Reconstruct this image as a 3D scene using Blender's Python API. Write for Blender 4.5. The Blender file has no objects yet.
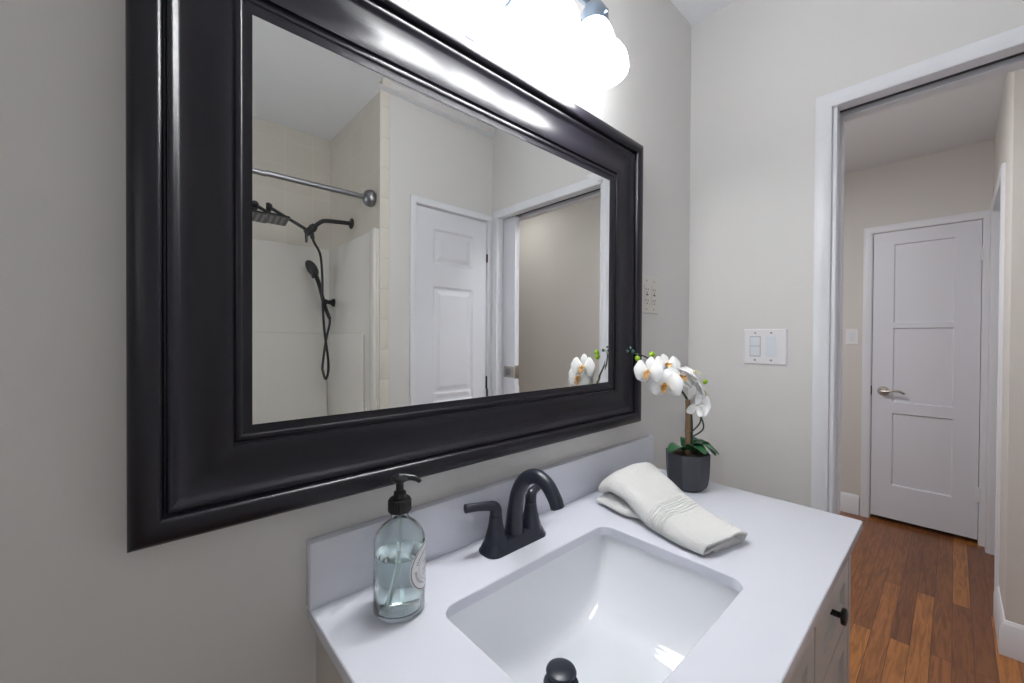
import bpy, bmesh, math, random
from mathutils import Vector, Matrix, noise
random.seed(7)
PI = math.pi
SC = bpy.context.scene
COL = SC.collection

# ------------------------------------------------------------------ camera
F_PX, YAW, PITCH, ROLL = 404.18, math.radians(47.567), math.radians(-0.5), math.radians(0.3255)
CAM = Vector((0, -0.713, 1.2757))
fw = Vector((math.cos(YAW) * math.cos(PITCH), math.sin(YAW) * math.cos(PITCH), math.sin(PITCH)))
rt = Vector((math.sin(YAW), -math.cos(YAW), 0))
up = rt.cross(fw)
rt = math.cos(ROLL) * rt + math.sin(ROLL) * up
up = rt.cross(fw)
cd = bpy.data.cameras.new('camera')
cam = bpy.data.objects.new('camera', cd)
COL.objects.link(cam)
cd.sensor_width = 36
cd.lens = F_PX * 36 / 1024
cd.clip_start = 0.02
cam.matrix_world = Matrix(((rt.x, up.x, -fw.x, CAM.x), (rt.y, up.y, -fw.y, CAM.y), (rt.z, up.z, -fw.z, CAM.z), (0, 0, 0, 1)))
SC.camera = cam

# ------------------------------------------------------------------ light and exposure
SC.view_settings.view_transform = 'Standard'
SC.view_settings.look = 'None'
SC.view_settings.gamma = 1
SC.view_settings.use_curve_mapping = False
SC.view_settings.exposure = 0.0
w = bpy.data.worlds.new('world')
SC.world = w
w.use_nodes = True
w.node_tree.nodes['Background'].inputs[0].default_value = (0.75, 0.85, 1, 1)
w.node_tree.nodes['Background'].inputs[1].default_value = 0.6

def area(name, loc, target, sx, sy, power, col):
    l = bpy.data.lights.new(name, 'AREA')
    l.shape = 'RECTANGLE'; l.size = sx; l.size_y = sy; l.energy = power; l.color = col
    o = bpy.data.objects.new(name, l); COL.objects.link(o)
    o.location = loc
    o.rotation_euler = (Vector(target) - Vector(loc)).to_track_quat('-Z', 'Y').to_euler()
    return o

L_SHADE = 24.5
area('left_fill_light', (-0.72, -1.66, 1.65), (1.0, -1.05, 1.3), 0.5, 0.8, 4.3, (0.93, 0.97, 1.0))  # added fill for the bathroom, shining through an invented opening in the left wall
area('hall_front_fill', (2.16, 0.08, 2.44), (2.16, 0.08, 0), 0.26, 0.26, 17.0, (0.98, 0.98, 1.0))  # added fill that brightens the hall end, source out of view
area('hall_rear_fill', (2.16, -1.9, 2.44), (2.16, -1.9, 0), 0.26, 0.26, 3.2, (1.0, 1.0, 0.97))  # second added fill, for the unseen rear of the hall
area('side_room_daylight', (3.34, -2.2, 1.7), (3.34, 0, 1.2), 1.0, 1.2, 3.5, (0.88, 0.93, 1.0))

# ------------------------------------------------------------------ materials
def new_mat(name, col, rough=0.5, metal=0.0, spec=0.5, bump=0.0, bscale=60, **kw):
    m = bpy.data.materials.new(name)
    m.use_nodes = True
    nt = m.node_tree; N = nt.nodes; L = nt.links
    b = N['Principled BSDF']
    b.inputs['Base Color'].default_value = (*col, 1)
    b.inputs['Roughness'].default_value = rough
    b.inputs['Metallic'].default_value = metal
    b.inputs['Specular IOR Level'].default_value = spec
    for k, v in kw.items():
        b.inputs[k.replace('_', ' ')].default_value = v
    if bump:
        tc = N.new('ShaderNodeTexCoord'); nz = N.new('ShaderNodeTexNoise'); bp = N.new('ShaderNodeBump')
        nz.inputs['Scale'].default_value = bscale; nz.inputs['Detail'].default_value = 5
        bp.inputs['Strength'].default_value = bump; bp.inputs['Distance'].default_value = 0.002
        L.new(tc.outputs['Object'], nz.inputs['Vector']); L.new(nz.outputs['Fac'], bp.inputs['Height'])
        L.new(bp.outputs['Normal'], b.inputs['Normal'])
    return m

def srgb(r, g, b):
    f = lambda c: (c / 255 / 12.92) if c <= 10 else ((c / 255 + 0.055) / 1.055) ** 2.4
    return (f(r), f(g), f(b))

M = {}
M['wall'] = new_mat('wall_paint', srgb(221, 219, 217), 0.55, bump=0.12, bscale=90)
M['hall'] = new_mat('hall_paint', srgb(219, 215, 210), 0.6, bump=0.12, bscale=90)
M['ceil'] = new_mat('ceiling_paint', srgb(236, 237, 240), 0.7, bump=0.1, bscale=120)
M['trim'] = new_mat('trim_paint', srgb(232, 233, 238), 0.35)
M['door'] = new_mat('door_paint', srgb(230, 231, 238), 0.38)
M['quartz'] = new_mat('white_quartz', srgb(224, 226, 236), 0.16)
M['ceramic'] = new_mat('white_ceramic', srgb(240, 242, 247), 0.06, Coat_Weight=0.3)
M['cabinet'] = new_mat('cabinet_paint', srgb(196, 190, 184), 0.4)
M['black'] = new_mat('matte_black_metal', srgb(32, 37, 50), 0.36, spec=0.45)
M['blackm'] = new_mat('black_shower_metal', srgb(30, 30, 34), 0.35)
M['frame'] = new_mat('espresso_lacquer', srgb(20, 18, 27), 0.35, spec=0.42)
M['mirror'] = new_mat('mirror_silver', (0.90, 0.91, 0.90), 0.0, 1.0)
M['steel'] = new_mat('brushed_steel', srgb(150, 150, 154), 0.36, 1.0)
M['fitter'] = new_mat('grey_blue_metal', srgb(120, 132, 146), 0.35, 0.8)
M['nickel'] = new_mat('satin_nickel', srgb(185, 178, 170), 0.28, 1.0)
M['plastic'] = new_mat('white_plastic', srgb(236, 234, 236), 0.35)
M['plastic2'] = new_mat('cool_white_plastic', srgb(226, 230, 236), 0.3)
M['almond'] = new_mat('almond_plastic', srgb(222, 218, 212), 0.4)
M['bullnose'] = new_mat('cream_bullnose_tile', srgb(224, 219, 209), 0.2)
M['dark'] = new_mat('dark_slot', (0.012, 0.012, 0.013), 0.5)
M['grey'] = new_mat('grey_print', srgb(140, 138, 142), 0.6)
M['fibre'] = new_mat('white_fibreglass', srgb(226, 223, 217), 0.16)
M['slate'] = new_mat('slate_pot', srgb(60, 62, 70), 0.5, bump=0.25, bscale=200)
M['soil'] = new_mat('dark_moss', srgb(70, 58, 48), 0.95, bump=1.0, bscale=300)
M['stake'] = new_mat('brown_cane', srgb(150, 118, 92), 0.6, bump=0.5, bscale=150)
M['stem'] = new_mat('dark_green_stem', srgb(62, 78, 58), 0.5)
M['leaf'] = new_mat('deep_green_leaf', srgb(38, 96, 56), 0.3, bump=0.15, bscale=80)
M['petal'] = new_mat('white_petal', srgb(246, 246, 246), 0.5, Subsurface_Weight=0.15, Subsurface_Radius=(0.01, 0.01, 0.01))
M['cream'] = new_mat('cream_petal', srgb(240, 228, 190), 0.5)
M['lip'] = new_mat('orange_lip', srgb(226, 170, 92), 0.5)
M['bud'] = new_mat('lime_bud', srgb(150, 190, 30), 0.4)
M['budd'] = new_mat('dark_bud', srgb(58, 104, 88), 0.45)
M['glass'] = new_mat('teal_glass', (0.92, 0.98, 0.97), 0.0, Transmission_Weight=1.0, IOR=1.45)
M['liquid'] = new_mat('clear_soap', (0.92, 0.98, 0.97), 0.0, Transmission_Weight=1.0, IOR=1.33)
M['tube'] = new_mat('dip_tube', (0.93, 0.98, 0.98), 0.15, Transmission_Weight=0.8, IOR=1.36)
M['label'] = new_mat('label_paper', srgb(236, 236, 238), 0.6)
M['pump'] = new_mat('black_plastic', srgb(20, 20, 23), 0.35)
M['shade'] = new_mat('lit_opal_glass', (0.95, 0.94, 0.92), 0.3)
b = M['shade'].node_tree.nodes['Principled BSDF']
b.inputs['Emission Color'].default_value = (0.965, 0.985, 1.0, 1)
b.inputs['Emission Strength'].default_value = L_SHADE
M['opal'] = new_mat('ceiling_opal_glass', (0.9, 0.9, 0.9), 0.3)

def mat_towel():
    m = new_mat('white_terry', srgb(253, 252, 250), 0.95)
    nt = m.node_tree; N = nt.nodes; L = nt.links; b = N['Principled BSDF']
    tc = N.new('ShaderNodeTexCoord')
    nz = N.new('ShaderNodeTexNoise'); nz.inputs['Scale'].default_value = 130; nz.inputs['Detail'].default_value = 4
    n2 = N.new('ShaderNodeTexNoise'); n2.inputs['Scale'].default_value = 34; n2.inputs['Detail'].default_value = 4
    L.new(tc.outputs['Generated'], nz.inputs['Vector']); L.new(tc.outputs['Generated'], n2.inputs['Vector'])
    sep = N.new('ShaderNodeSeparateXYZ'); L.new(tc.outputs['UV'], sep.inputs[0])
    # woven border band: v in [0.66, 0.78]
    wv = N.new('ShaderNodeMath'); wv.operation = 'MULTIPLY'; wv.inputs[1].default_value = 2 * PI * 46
    L.new(sep.outputs['Y'], wv.inputs[0])
    sn = N.new('ShaderNodeMath'); sn.operation = 'SINE'; L.new(wv.outputs[0], sn.inputs[0])
    c1 = N.new('ShaderNodeMath'); c1.operation = 'COMPARE'; c1.inputs[1].default_value = 0.62; c1.inputs[2].default_value = 0.075
    L.new(sep.outputs['Y'], c1.inputs[0])
    band = N.new('ShaderNodeMath'); band.operation = 'MULTIPLY'
    damp = N.new('ShaderNodeMath'); damp.operation = 'MULTIPLY'; damp.inputs[1].default_value = 0.55
    L.new(sn.outputs[0], damp.inputs[0]); L.new(damp.outputs[0], band.inputs[0]); L.new(c1.outputs[0], band.inputs[1])
    mix = N.new('ShaderNodeMix'); mix.data_type = 'FLOAT'
    add = N.new('ShaderNodeMath'); add.operation = 'ADD'
    L.new(nz.outputs['Fac'], add.inputs[0]); L.new(n2.outputs['Fac'], add.inputs[1])
    L.new(c1.outputs[0], mix.inputs[0]); L.new(add.outputs[0], mix.inputs[2]); L.new(band.outputs[0], mix.inputs[3])
    bp = N.new('ShaderNodeBump'); bp.inputs['Strength'].default_value = 0.9; bp.inputs['Distance'].default_value = 0.005
    L.new(mix.outputs[0], bp.inputs['Height']); L.new(bp.outputs['Normal'], b.inputs['Normal'])
    return m
M['towel'] = mat_towel()

def mat_wood():
    m = new_mat('oak_strip_floor', srgb(160, 96, 50), 0.28)
    nt = m.node_tree; N = nt.nodes; L = nt.links; b = N['Principled BSDF']
    tc = N.new('ShaderNodeTexCoord')
    br = N.new('ShaderNodeTexBrick')
    br.offset = 0.37; br.offset_frequency = 2
    br.inputs['Color1'].default_value = (0, 0, 0, 1); br.inputs['Color2'].default_value = (1, 1, 1, 1)
    br.inputs['Mortar'].default_value = (0, 0, 0, 1)
    br.inputs['Scale'].default_value = 1.0; br.inputs['Mortar Size'].default_value = 0.0009
    br.inputs['Mortar Smooth'].default_value = 0.3
    br.inputs['Brick Width'].default_value = 1.45; br.inputs['Row Height'].default_value = 0.060
    L.new(tc.outputs['Object'], br.inputs['Vector'])
    # grain: stretched along x
    mp = N.new('ShaderNodeMapping'); mp.inputs['Scale'].default_value = (2.2, 26, 1)
    L.new(tc.outputs['Object'], mp.inputs['Vector'])
    off = N.new('ShaderNodeVectorMath'); off.operation = 'MULTIPLY_ADD'
    L.new(br.outputs['Color'], off.inputs[0]); off.inputs[1].default_value = (9, 4, 5); L.new(mp.outputs[0], off.inputs[2])
    g = N.new('ShaderNodeTexNoise'); g.inputs['Scale'].default_value = 2.2; g.inputs['Detail'].default_value = 6; g.inputs['Distortion'].default_value = 1.4
    L.new(off.outputs[0], g.inputs['Vector'])
    cr = N.new('ShaderNodeValToRGB')
    cr.color_ramp.elements[0].position = 0.0; cr.color_ramp.elements[0].color = (*srgb(126, 78, 44), 1)
    cr.color_ramp.elements[1].position = 1.0; cr.color_ramp.elements[1].color = (*srgb(190, 126, 64), 1)
    e = cr.color_ramp.elements.new(0.5); e.color = (*srgb(152, 96, 52), 1)
    L.new(br.outputs['Color'], cr.inputs[0])
    gr = N.new('ShaderNodeValToRGB')
    gr.color_ramp.elements[0].position = 0.36; gr.color_ramp.elements[0].color = (0.55, 0.5, 0.46, 1)
    gr.color_ramp.elements[1].position = 0.6; gr.color_ramp.elements[1].color = (1.05, 1.04, 1.02, 1)
    L.new(g.outputs['Fac'], gr.inputs[0])
    mx = N.new('ShaderNodeMix'); mx.data_type = 'RGBA'; mx.blend_type = 'MULTIPLY'; mx.inputs[0].default_value = 0.8
    L.new(cr.outputs[0], mx.inputs[6]); L.new(gr.outputs[0], mx.inputs[7])
    m2 = N.new('ShaderNodeMix'); m2.data_type = 'RGBA'
    L.new(br.outputs['Fac'], m2.inputs[0]); L.new(mx.outputs[2], m2.inputs[6]); m2.inputs[7].default_value = (*srgb(60, 30, 14), 1)
    L.new(m2.outputs[2], b.inputs['Base Color'])
    return m
M['wood'] = mat_wood()

def mat_tile():
    m = new_mat('beige_wall_tile', srgb(214, 205, 190), 0.22)
    nt = m.node_tree; N = nt.nodes; L = nt.links; b = N['Principled BSDF']
    tc = N.new('ShaderNodeTexCoord'); sep = N.new('ShaderNodeSeparateXYZ'); L.new(tc.outputs['Object'], sep.inputs[0])
    ad = N.new('ShaderNodeMath'); ad.operation = 'ADD'; L.new(sep.outputs['X'], ad.inputs[0]); L.new(sep.outputs['Y'], ad.inputs[1])
    cb = N.new('ShaderNodeCombineXYZ'); L.new(ad.outputs[0], cb.inputs[0]); L.new(sep.outputs['Z'], cb.inputs[1])
    br = N.new('ShaderNodeTexBrick'); br.offset = 0
    br.inputs['Color1'].default_value = (*srgb(211, 205, 194), 1); br.inputs['Color2'].default_value = (*srgb(215, 209, 199), 1)
    br.inputs['Mortar'].default_value = (*srgb(224, 218, 206), 1)
    br.inputs['Scale'].default_value = 1; br.inputs['Mortar Size'].default_value = 0.0014
    br.inputs['Brick Width'].default_value = 0.152; br.inputs['Row Height'].default_value = 0.152
    L.new(cb.outputs[0], br.inputs['Vector']); L.new(br.outputs['Color'], b.inputs['Base Color'])
    bp = N.new('ShaderNodeBump'); bp.inputs['Strength'].default_value = 0.3; bp.inputs['Distance'].default_value = 0.001; bp.invert = True
    L.new(br.outputs['Fac'], bp.inputs['Height']); L.new(bp.outputs['Normal'], b.inputs['Normal'])
    return m
M['tile'] = mat_tile()

# ------------------------------------------------------------------ mesh helpers
def BM(): return bmesh.new()

def add_box(bm, x0, x1, y0, y1, z0, z1, bev=0.0, seg=2):
    vs = [bm.verts.new((x, y, z)) for x in (x0, x1) for y in (y0, y1) for z in (z0, z1)]
    q = [(0, 1, 3, 2), (4, 6, 7, 5), (0, 4, 5, 1), (2, 3, 7, 6), (0, 2, 6, 4), (1, 5, 7, 3)]
    fs = [bm.faces.new([vs[i] for i in f]) for f in q]
    if bev:
        es = set(e for f in fs for e in f.edges)
        bmesh.ops.bevel(bm, geom=list(es), offset=bev, segments=seg, affect='EDGES', profile=0.5)

def grid_faces(bm, rows, closed_u=False, closed_v=False):
    nv = len(rows); nu = len(rows[0]); fs = []
    for i in range(nv - (0 if closed_v else 1)):
        a = rows[i]; c = rows[(i + 1) % nv]
        for j in range(nu - (0 if closed_u else 1)):
            k = (j + 1) % nu
            try: fs.append(bm.faces.new((a[j], a[k], c[k], c[j])))
            except ValueError: pass
    return fs

def frame_of(d):
    d = d.normalized()
    a = Vector((0, 0, 1)) if abs(d.z) < 0.9 else Vector((1, 0, 0))
    x = a.cross(d).normalized()
    return x, d.cross(x)

def add_lathe(bm, prof, origin=(0, 0, 0), axis=(0, 0, 1), n=32, cap=True):
    o = Vector(origin); d = Vector(axis).normalized(); x, y = frame_of(d)
    rows = []
    for r, h in prof:
        r = max(r, 1e-5)
        rows.append([bm.verts.new(o + d * h + (x * math.cos(2 * PI * k / n) + y * math.sin(2 * PI * k / n)) * r) for k in range(n)])
    grid_faces(bm, rows, closed_u=True)
    if cap:
        if prof[0][0] > 1e-4: bm.faces.new(rows[0][::-1])
        if prof[-1][0] > 1e-4: bm.faces.new(rows[-1])

def smooth_path(pts, sub=6):
    P = [Vector(p) for p in pts]
    if len(P) < 3: return P
    out = []
    for i in range(len(P) - 1):
        p0 = P[i - 1] if i else P[0] * 2 - P[1]
        p1, p2 = P[i], P[i + 1]
        p3 = P[i + 2] if i + 2 < len(P) else P[-1] * 2 - P[-2]
        for s in range(sub):
            t = s / sub
            out.append(0.5 * ((2 * p1) + (p2 - p0) * t + (2 * p0 - 5 * p1 + 4 * p2 - p3) * t * t + (3 * p1 - p0 - 3 * p2 + p3) * t ** 3))
    out.append(P[-1])
    return out

def add_tube(bm, pts, r, n=14, cap=True, sub=0, ratio=1.0):
    P = smooth_path(pts, sub) if sub else [Vector(p) for p in pts]
    m = len(P)
    R = r if isinstance(r, (list, tuple)) else [r] * m
    if len(R) != m:
        R0 = list(R); R = []
        for i in range(m):
            t = i / (m - 1) * (len(R0) - 1); a = min(int(t), len(R0) - 2)
            R.append(R0[a] + (R0[a + 1] - R0[a]) * (t - a))
    rows = []; x = None
    for i in range(m):
        d = (P[min(i + 1, m - 1)] - P[max(i - 1, 0)]).normalized()
        if x is None: x, y = frame_of(d)
        else:
            x = (x - d * x.dot(d)).normalized(); y = d.cross(x)
        rows.append([bm.verts.new(P[i] + (x * math.cos(2 * PI * k / n) + y * math.sin(2 * PI * k / n) * ratio) * R[i]) for k in range(n)])
    grid_faces(bm, rows, closed_u=True)
    if cap:
        bm.faces.new(rows[0][::-1]); bm.faces.new(rows[-1])

def add_ball(bm, c, rx, ry, rz, rot=None, n=16):
    mat = Matrix.Translation(Vector(c)) @ (rot.to_4x4() if rot else Matrix()) @ Matrix.Diagonal((rx, ry, rz, 1))
    bmesh.ops.create_uvsphere(bm, u_segments=n, v_segments=n // 2 + 2, radius=1, matrix=mat)

def rrect(cx, cy, hx, hy, r, n=6):
    pts = []
    for sx, sy, a in ((1, 1, 0), (-1, 1, 90), (-1, -1, 180), (1, -1, 270)):
        for k in range(n + 1):
            t = math.radians(a + 90 * k / n)
            pts.append((cx + sx * (hx - r) + r * math.cos(t), cy + sy * (hy - r) + r * math.sin(t)))
    return pts

def finish(name, bm, mat, parent=None, smooth=True, angle=35, recalc=True):
    if recalc: bmesh.ops.recalc_face_normals(bm, faces=bm.faces[:])
    me = bpy.data.meshes.new(name)
    if smooth:
        lim = math.radians(angle)
        for f in bm.faces: f.smooth = True
        for e in bm.edges:
            if len(e.link_faces) == 2 and e.calc_face_angle(0) > lim: e.smooth = False
    bm.to_mesh(me); bm.free()
    me.materials.append(mat)
    o = bpy.data.objects.new(name, me)
    COL.objects.link(o)
    if parent is not None:
        o.parent = parent
        if parent.type == 'EMPTY':
            o.matrix_parent_inverse = Matrix.Translation(-Vector(parent.location))
    return o

def tag(o, label, cat, group=None, kind=None):
    o['label'] = label; o['category'] = cat
    if group: o['group'] = group
    if kind: o['kind'] = kind
    return o

def thing(name, label, cat, loc, group=None, kind=None):
    o = bpy.data.objects.new(name, None)
    o.empty_display_size = 0.05
    COL.objects.link(o); o.location = loc
    return tag(o, label, cat, group, kind)

def struct(name, bm, mat, label, cat, parent=None):
    o = finish(name, bm, mat, parent)
    if parent is None:
        o['kind'] = 'structure'; o['label'] = label; o['category'] = cat
    return o

def box_struct(name, boxes, mat, label, cat, bev=0):
    bm = BM()
    for bx in boxes: add_box(bm, *bx, bev=bev)
    return struct(name, bm, mat, label, cat)

# ------------------------------------------------------------------ room shell
H = 2.512
X1, X1b = 1.603, 1.735          # end wall with the doorway
YO = -1.265                     # wall opposite the mirror
XP, YB = 0.88, -1.99            # shower alcove: plumbing wall, back wall
HX, WX, WY = 3.855, 2.59, -0.865
XL = -0.66

box_struct('floor', [(XL - 0.1, 4.0, -4.0, 0.5, -0.06, 0.0)], M['wood'], 'orange-brown oak strip floor running out into the hall', 'floor')
box_struct('ceiling', [(XL - 0.1, 4.0, -4.0, 0.5, H, H + 0.06)], M['ceil'], 'flat white ceiling', 'ceiling')
box_struct('wall_back', [(XL - 0.1, X1, 0.0, 0.1, 0, H)], M['wall'], 'pale greige wall carrying the mirror and vanity light', 'wall')
DY0, DY1, DZ = -0.448, -1.206, 2.006
bm = BM()
add_box(bm, X1, X1b, DY0 + 0.018, 0.1, 0, H)
add_box(bm, X1, X1b, DY1 - 0.012, DY0 + 0.018, DZ + 0.02, H)
add_box(bm, X1, X1 + 0.035, -1.40, DY1 - 0.012, 0, H)
add_box(bm, X1b - 0.035, X1b, -4.0, DY1 - 0.012, 0, H)
struct('wall_right', bm, M['wall'], 'pale end wall with the double light switch and open doorway', 'wall')
bm = BM()
add_box(bm, 0.927, 1.078, -1.375, YO, 0, H)
add_box(bm, 1.078, 1.566, -1.375, YO, 1.992, H)
add_box(bm, 1.566, X1, -1.375, YO, 0, H)
struct('wall_front', bm, M['wall'], 'pale wall around the narrow panel door, seen in the mirror', 'wall')
box_struct('wall_left', [(XL - 0.1, XL, -1.40, 0, 0, H), (XL - 0.1, XL, YB, -1.92, 0, H), (XL - 0.1, XL, -1.92, -1.40, 0, 1.25), (XL - 0.1, XL, -1.92, -1.40, 2.05, H)], M['wall'], 'pale greige side wall to the left of the vanity', 'wall')
bm = BM()
for a in ((-1.92, -1.885, 1.25, 2.05), (-1.435, -1.40, 1.25, 2.05), (-1.885, -1.435, 1.25, 1.285), (-1.885, -1.435, 2.015, 2.05), (-1.885, -1.435, 1.64, 1.66)):
    add_box(bm, XL - 0.04, XL - 0.005, *a, bev=0.004)
struct('added_window_1', bm, M['trim'], 'white sash frame of an added, unseen window above the bathtub', 'window')  # invented window, added as an opening for the left fill light
box_struct('wall_alcove_back', [(XL - 0.1, XP + 0.05, YB - 0.1, YB, 0, H)], M['tile'], 'beige tiled back wall of the shower alcove', 'wall')
box_struct('wall_alcove_side', [(XP, 0.927, YB - 0.1, YO - 0.004, 0, H)], M['tile'], 'beige tiled plumbing wall of the shower alcove', 'wall')
bm = BM()
zz = 0.0
while zz < H - 0.01:
    z1 = min(zz + 0.152, H)
    add_box(bm, XP - 0.005, 0.924, YO - 0.004, YO + 0.006, zz + 0.0003, z1 - 0.0003, bev=0.0012)
    zz = z1
struct('trim_1', bm, M['bullnose'], 'narrow bullnose tile edging up the corner of the shower alcove', 'trim')

# hall
box_struct('wall_hall_end', [(HX, HX + 0.1, -0.308, 0.5, 0, H), (HX, HX + 0.1, -0.835, -0.308, 2.04, H), (HX, HX + 0.1, -1.05, -0.835, 0, H)], M['hall'], 'beige hall wall around the white three-panel door', 'wall')
box_struct('wall_hall_corner', [(WX, WX + 0.1, -4.0, WY, 0, H), (WX + 0.1, 2.97, WY - 0.1, WY, 0, H), (2.97, 3.745, WY - 0.1, WY, 2.055, H), (3.745, HX, WY - 0.1, WY, 0, H)], M['hall'], 'beige wall with an outer corner in the hall', 'wall')
box_struct('wall_hall_left', [(X1b, HX + 0.1, 0.4, 0.5, 0, H)], M['hall'], 'beige wall closing the hall on the left', 'wall')
box_struct('wall_hall_far', [(X1, 4.0, -4.1, -4.0, 0, H), (4.0, 4.05, -4.0, -1.0, 0, H), (HX + 0.1, 4.05, -1.05, 0.5, 0, 2.1)], M['hall'], 'beige far wall beyond the hall', 'wall')

def skirting(name, segs, label):
    # segs: list of ((x0,y0),(x1,y1),(nx,ny)) with nx,ny pointing into the room
    bm = BM()
    prof = [(0, 0), (0.016, 0), (0.016, 0.105), (0.012, 0.113), (0.012, 0.122), (0.007, 0.130), (0.004, 0.138), (0, 0.140)]
    for (x0, y0), (x1, y1), (nx, ny) in segs:
        rows = [[bm.verts.new((x + nx * d, y + ny * d, z + 0.0005)) for d, z in prof] for x, y in ((x0, y0), (x1, y1))]
        fs = grid_faces(bm, rows, closed_u=True)
        bm.faces.new(rows[0]); bm.faces.new(rows[1][::-1])
    return struct(name, bm, M['trim'], label, 'baseboard')
skirting('baseboard_hall_end', [((HX, 0.4), (HX, -0.258), (-1, 0))], 'white baseboard left of the three-panel hall door')
bm = BM()
prof = [(0, 0), (0.016, 0), (0.016, 0.105), (0.012, 0.113), (0.012, 0.122), (0.007, 0.130), (0.004, 0.138), (0, 0.140)]
rows = [[bm.verts.new((x - ax_ * d, y + ay_ * d, z + 0.0005)) for d, z in prof] for x, y, ax_, ay_ in ((WX, -3.9, 1, 0), (WX, WY, 1, 1), (2.928, WY, 0, 1))]
grid_faces(bm, rows, closed_u=True); bm.faces.new(rows[0]); bm.faces.new(rows[-1][::-1])
struct('baseboard_hall_corner', bm, M['trim'], 'white baseboard wrapping the outer corner in the hall', 'baseboard')

# ------------------------------------------------------------------ doorway casing, jambs (end wall)
def casing(bm, axis, face, sgn, a0, a1, ztop, wid, thick=0.015, zbot=0.0):
    """picture-frame casing round an opening; axis 'x': wall plane x=face, opening along y; sgn = outward direction"""
    prof = [(0, 0), (0, 0.55), (0.12, 0.8), (0.35, 0.85), (0.8, 1.0), (1.0, 0.75), (1.0, 0)]
    lo, hi = min(a0, a1), max(a0, a1)
    path = [(lo, zbot, -1, 0), (lo, ztop, -1, 1), (hi, ztop, 1, 1), (hi, zbot, 1, 0)]
    rows = []
    for a, z, da, dz in path:
        row = []
        for s, t in prof:
            aa = a + da * s * wid; zz = z + dz * s * wid; dd = face + sgn * t * thick
            row.append(bm.verts.new((dd, aa, zz) if axis == 'x' else (aa, dd, zz)))
        rows.append(row)
    grid_faces(bm, rows, closed_u=True)
    bm.faces.new(rows[0]); bm.faces.new(rows[-1][::-1])
bm = BM()
casing(bm, 'x', X1, -1, DY0, DY1, DZ, 0.042)
struct('trim_2', bm, M['trim'], 'white casing round the open doorway on the bathroom side', 'trim')
bm = BM()
casing(bm, 'x', X1b, 1, DY0, DY1, DZ, 0.055)
struct('trim_3', bm, M['trim'], 'white casing round the open doorway on the hall side', 'trim')
bm = BM()
for xa, xb in ((X1, 1.643), (1.697, X1b)):
    add_box(bm, xa, xb, DY0 - 0.0, DY0 + 0.018, 0, DZ + 0.02)
    add_box(bm, xa, xb, DY1, DY0, DZ, DZ + 0.02)
    add_box(bm, xa, xb, DY0 - 0.012, DY0, 0, DZ, bev=0.002)
    add_box(bm, xa, xb, DY1 - 0.012, DY1, 0, DZ)
add_box(bm, 1.643, 1.697, DY0 + 0.004, DY0 + 0.018, 0, DZ + 0.02)
struct('trim_4', bm, M['trim'], 'white split jamb of the pocket doorway', 'trim')
bm = BM()
add_box(bm, 1.652, 1.688, DY1, DY0, DZ + 0.013, DZ + 0.019)
struct('trim_5', bm, M['dark'], 'dark sliding track in the doorway head', 'trim')

# pocket door, mostly slid into the wall
pd = thing('door_1', 'white sliding pocket door mostly slid into its wall, seen in the mirror', 'door', (1.67, -1.5, 0.0), kind='structure')
bm = BM(); add_box(bm, 1.652, 1.688, -1.86, -1.105, 0.012, DZ + 0.004, bev=0.002)
finish('door_panel', bm, M['door'], pd)
bm = BM()
add_box(bm, 1.6495, 1.652, -1.195, -1.110, 1.035, 1.103, bev=0.001)
add_box(bm, 1.652, 1.688, -1.105, -1.1035, 1.03, 1.11, bev=0.0005)
o = finish('latch_plate', bm, M['nickel'], pd); o['label'] = 'brass-toned latch plate'
bm = BM()
add_box(bm, 1.6485, 1.6496, -1.178, -1.135, 1.048, 1.09, bev=0.0004)
finish('finger_pull', bm, M['steel'], o)
bm = BM(); add_box(bm, 1.647, 1.652, -1.180, -1.108, 0.90, 0.974, bev=0.001)
finish('strike_plate', bm, M['steel'], pd)

# ------------------------------------------------------------------ panel doors
def panel_door(bm, fmap, a0, a1, z0, z1, thick, panels, depth, slope=0.012, raised=False):
    """fmap(a, d, z) -> xyz ; d = distance behind the face"""
    V = lambda a, d, z: bm.verts.new(fmap(a, d, z))
    p0 = panels[0][0]; p1 = panels[0][1]
    zs = [z0]
    for p in sorted(panels, key=lambda q: q[2]): zs += [p[2], p[3]]
    zs.append(z1)
    cols = (a0, p0, p1, a1)
    G = [[V(a, 0, z) for a in cols] for z in zs]
    for i in range(len(zs) - 1):
        for j in range(3):
            q = (G[i][j], G[i][j + 1], G[i + 1][j + 1], G[i + 1][j])
            if j == 1 and i % 2 == 1:
                rings = [list(q)]
                steps = [(slope, depth)]
                if raised: steps += [(slope + 0.012, depth), (slope + 0.034, depth * 0.25)]
                za, zb = zs[i], zs[i + 1]
                for s, d in steps:
                    rings.append([V(p0 + s, d, za + s), V(p1 - s, d, za + s), V(p1 - s, d, zb - s), V(p0 + s, d, zb - s)])
                for r in range(len(rings) - 1):
                    for k in range(4):
                        bm.faces.new((rings[r][k], rings[r][(k + 1) % 4], rings[r + 1][(k + 1) % 4], rings[r + 1][k]))
                bm.faces.new(rings[-1])
            else:
                bm.faces.new(q)
    B = [V(a0, thick, z0), V(a1, thick, z0), V(a1, thick, z1), V(a0, thick, z1)]
    bm.faces.new(B[::-1])
    n = len(zs) - 1
    bm.faces.new([G[0][j] for j in range(4)] + [B[1], B[0]])
    bm.faces.new([G[n][j] for j in range(4)] + [B[2], B[3]])
    bm.faces.new([G[i][0] for i in range(n + 1)] + [B[3], B[0]])
    bm.faces.new([G[i][3] for i in range(n + 1)] + [B[2], B[1]])

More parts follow.
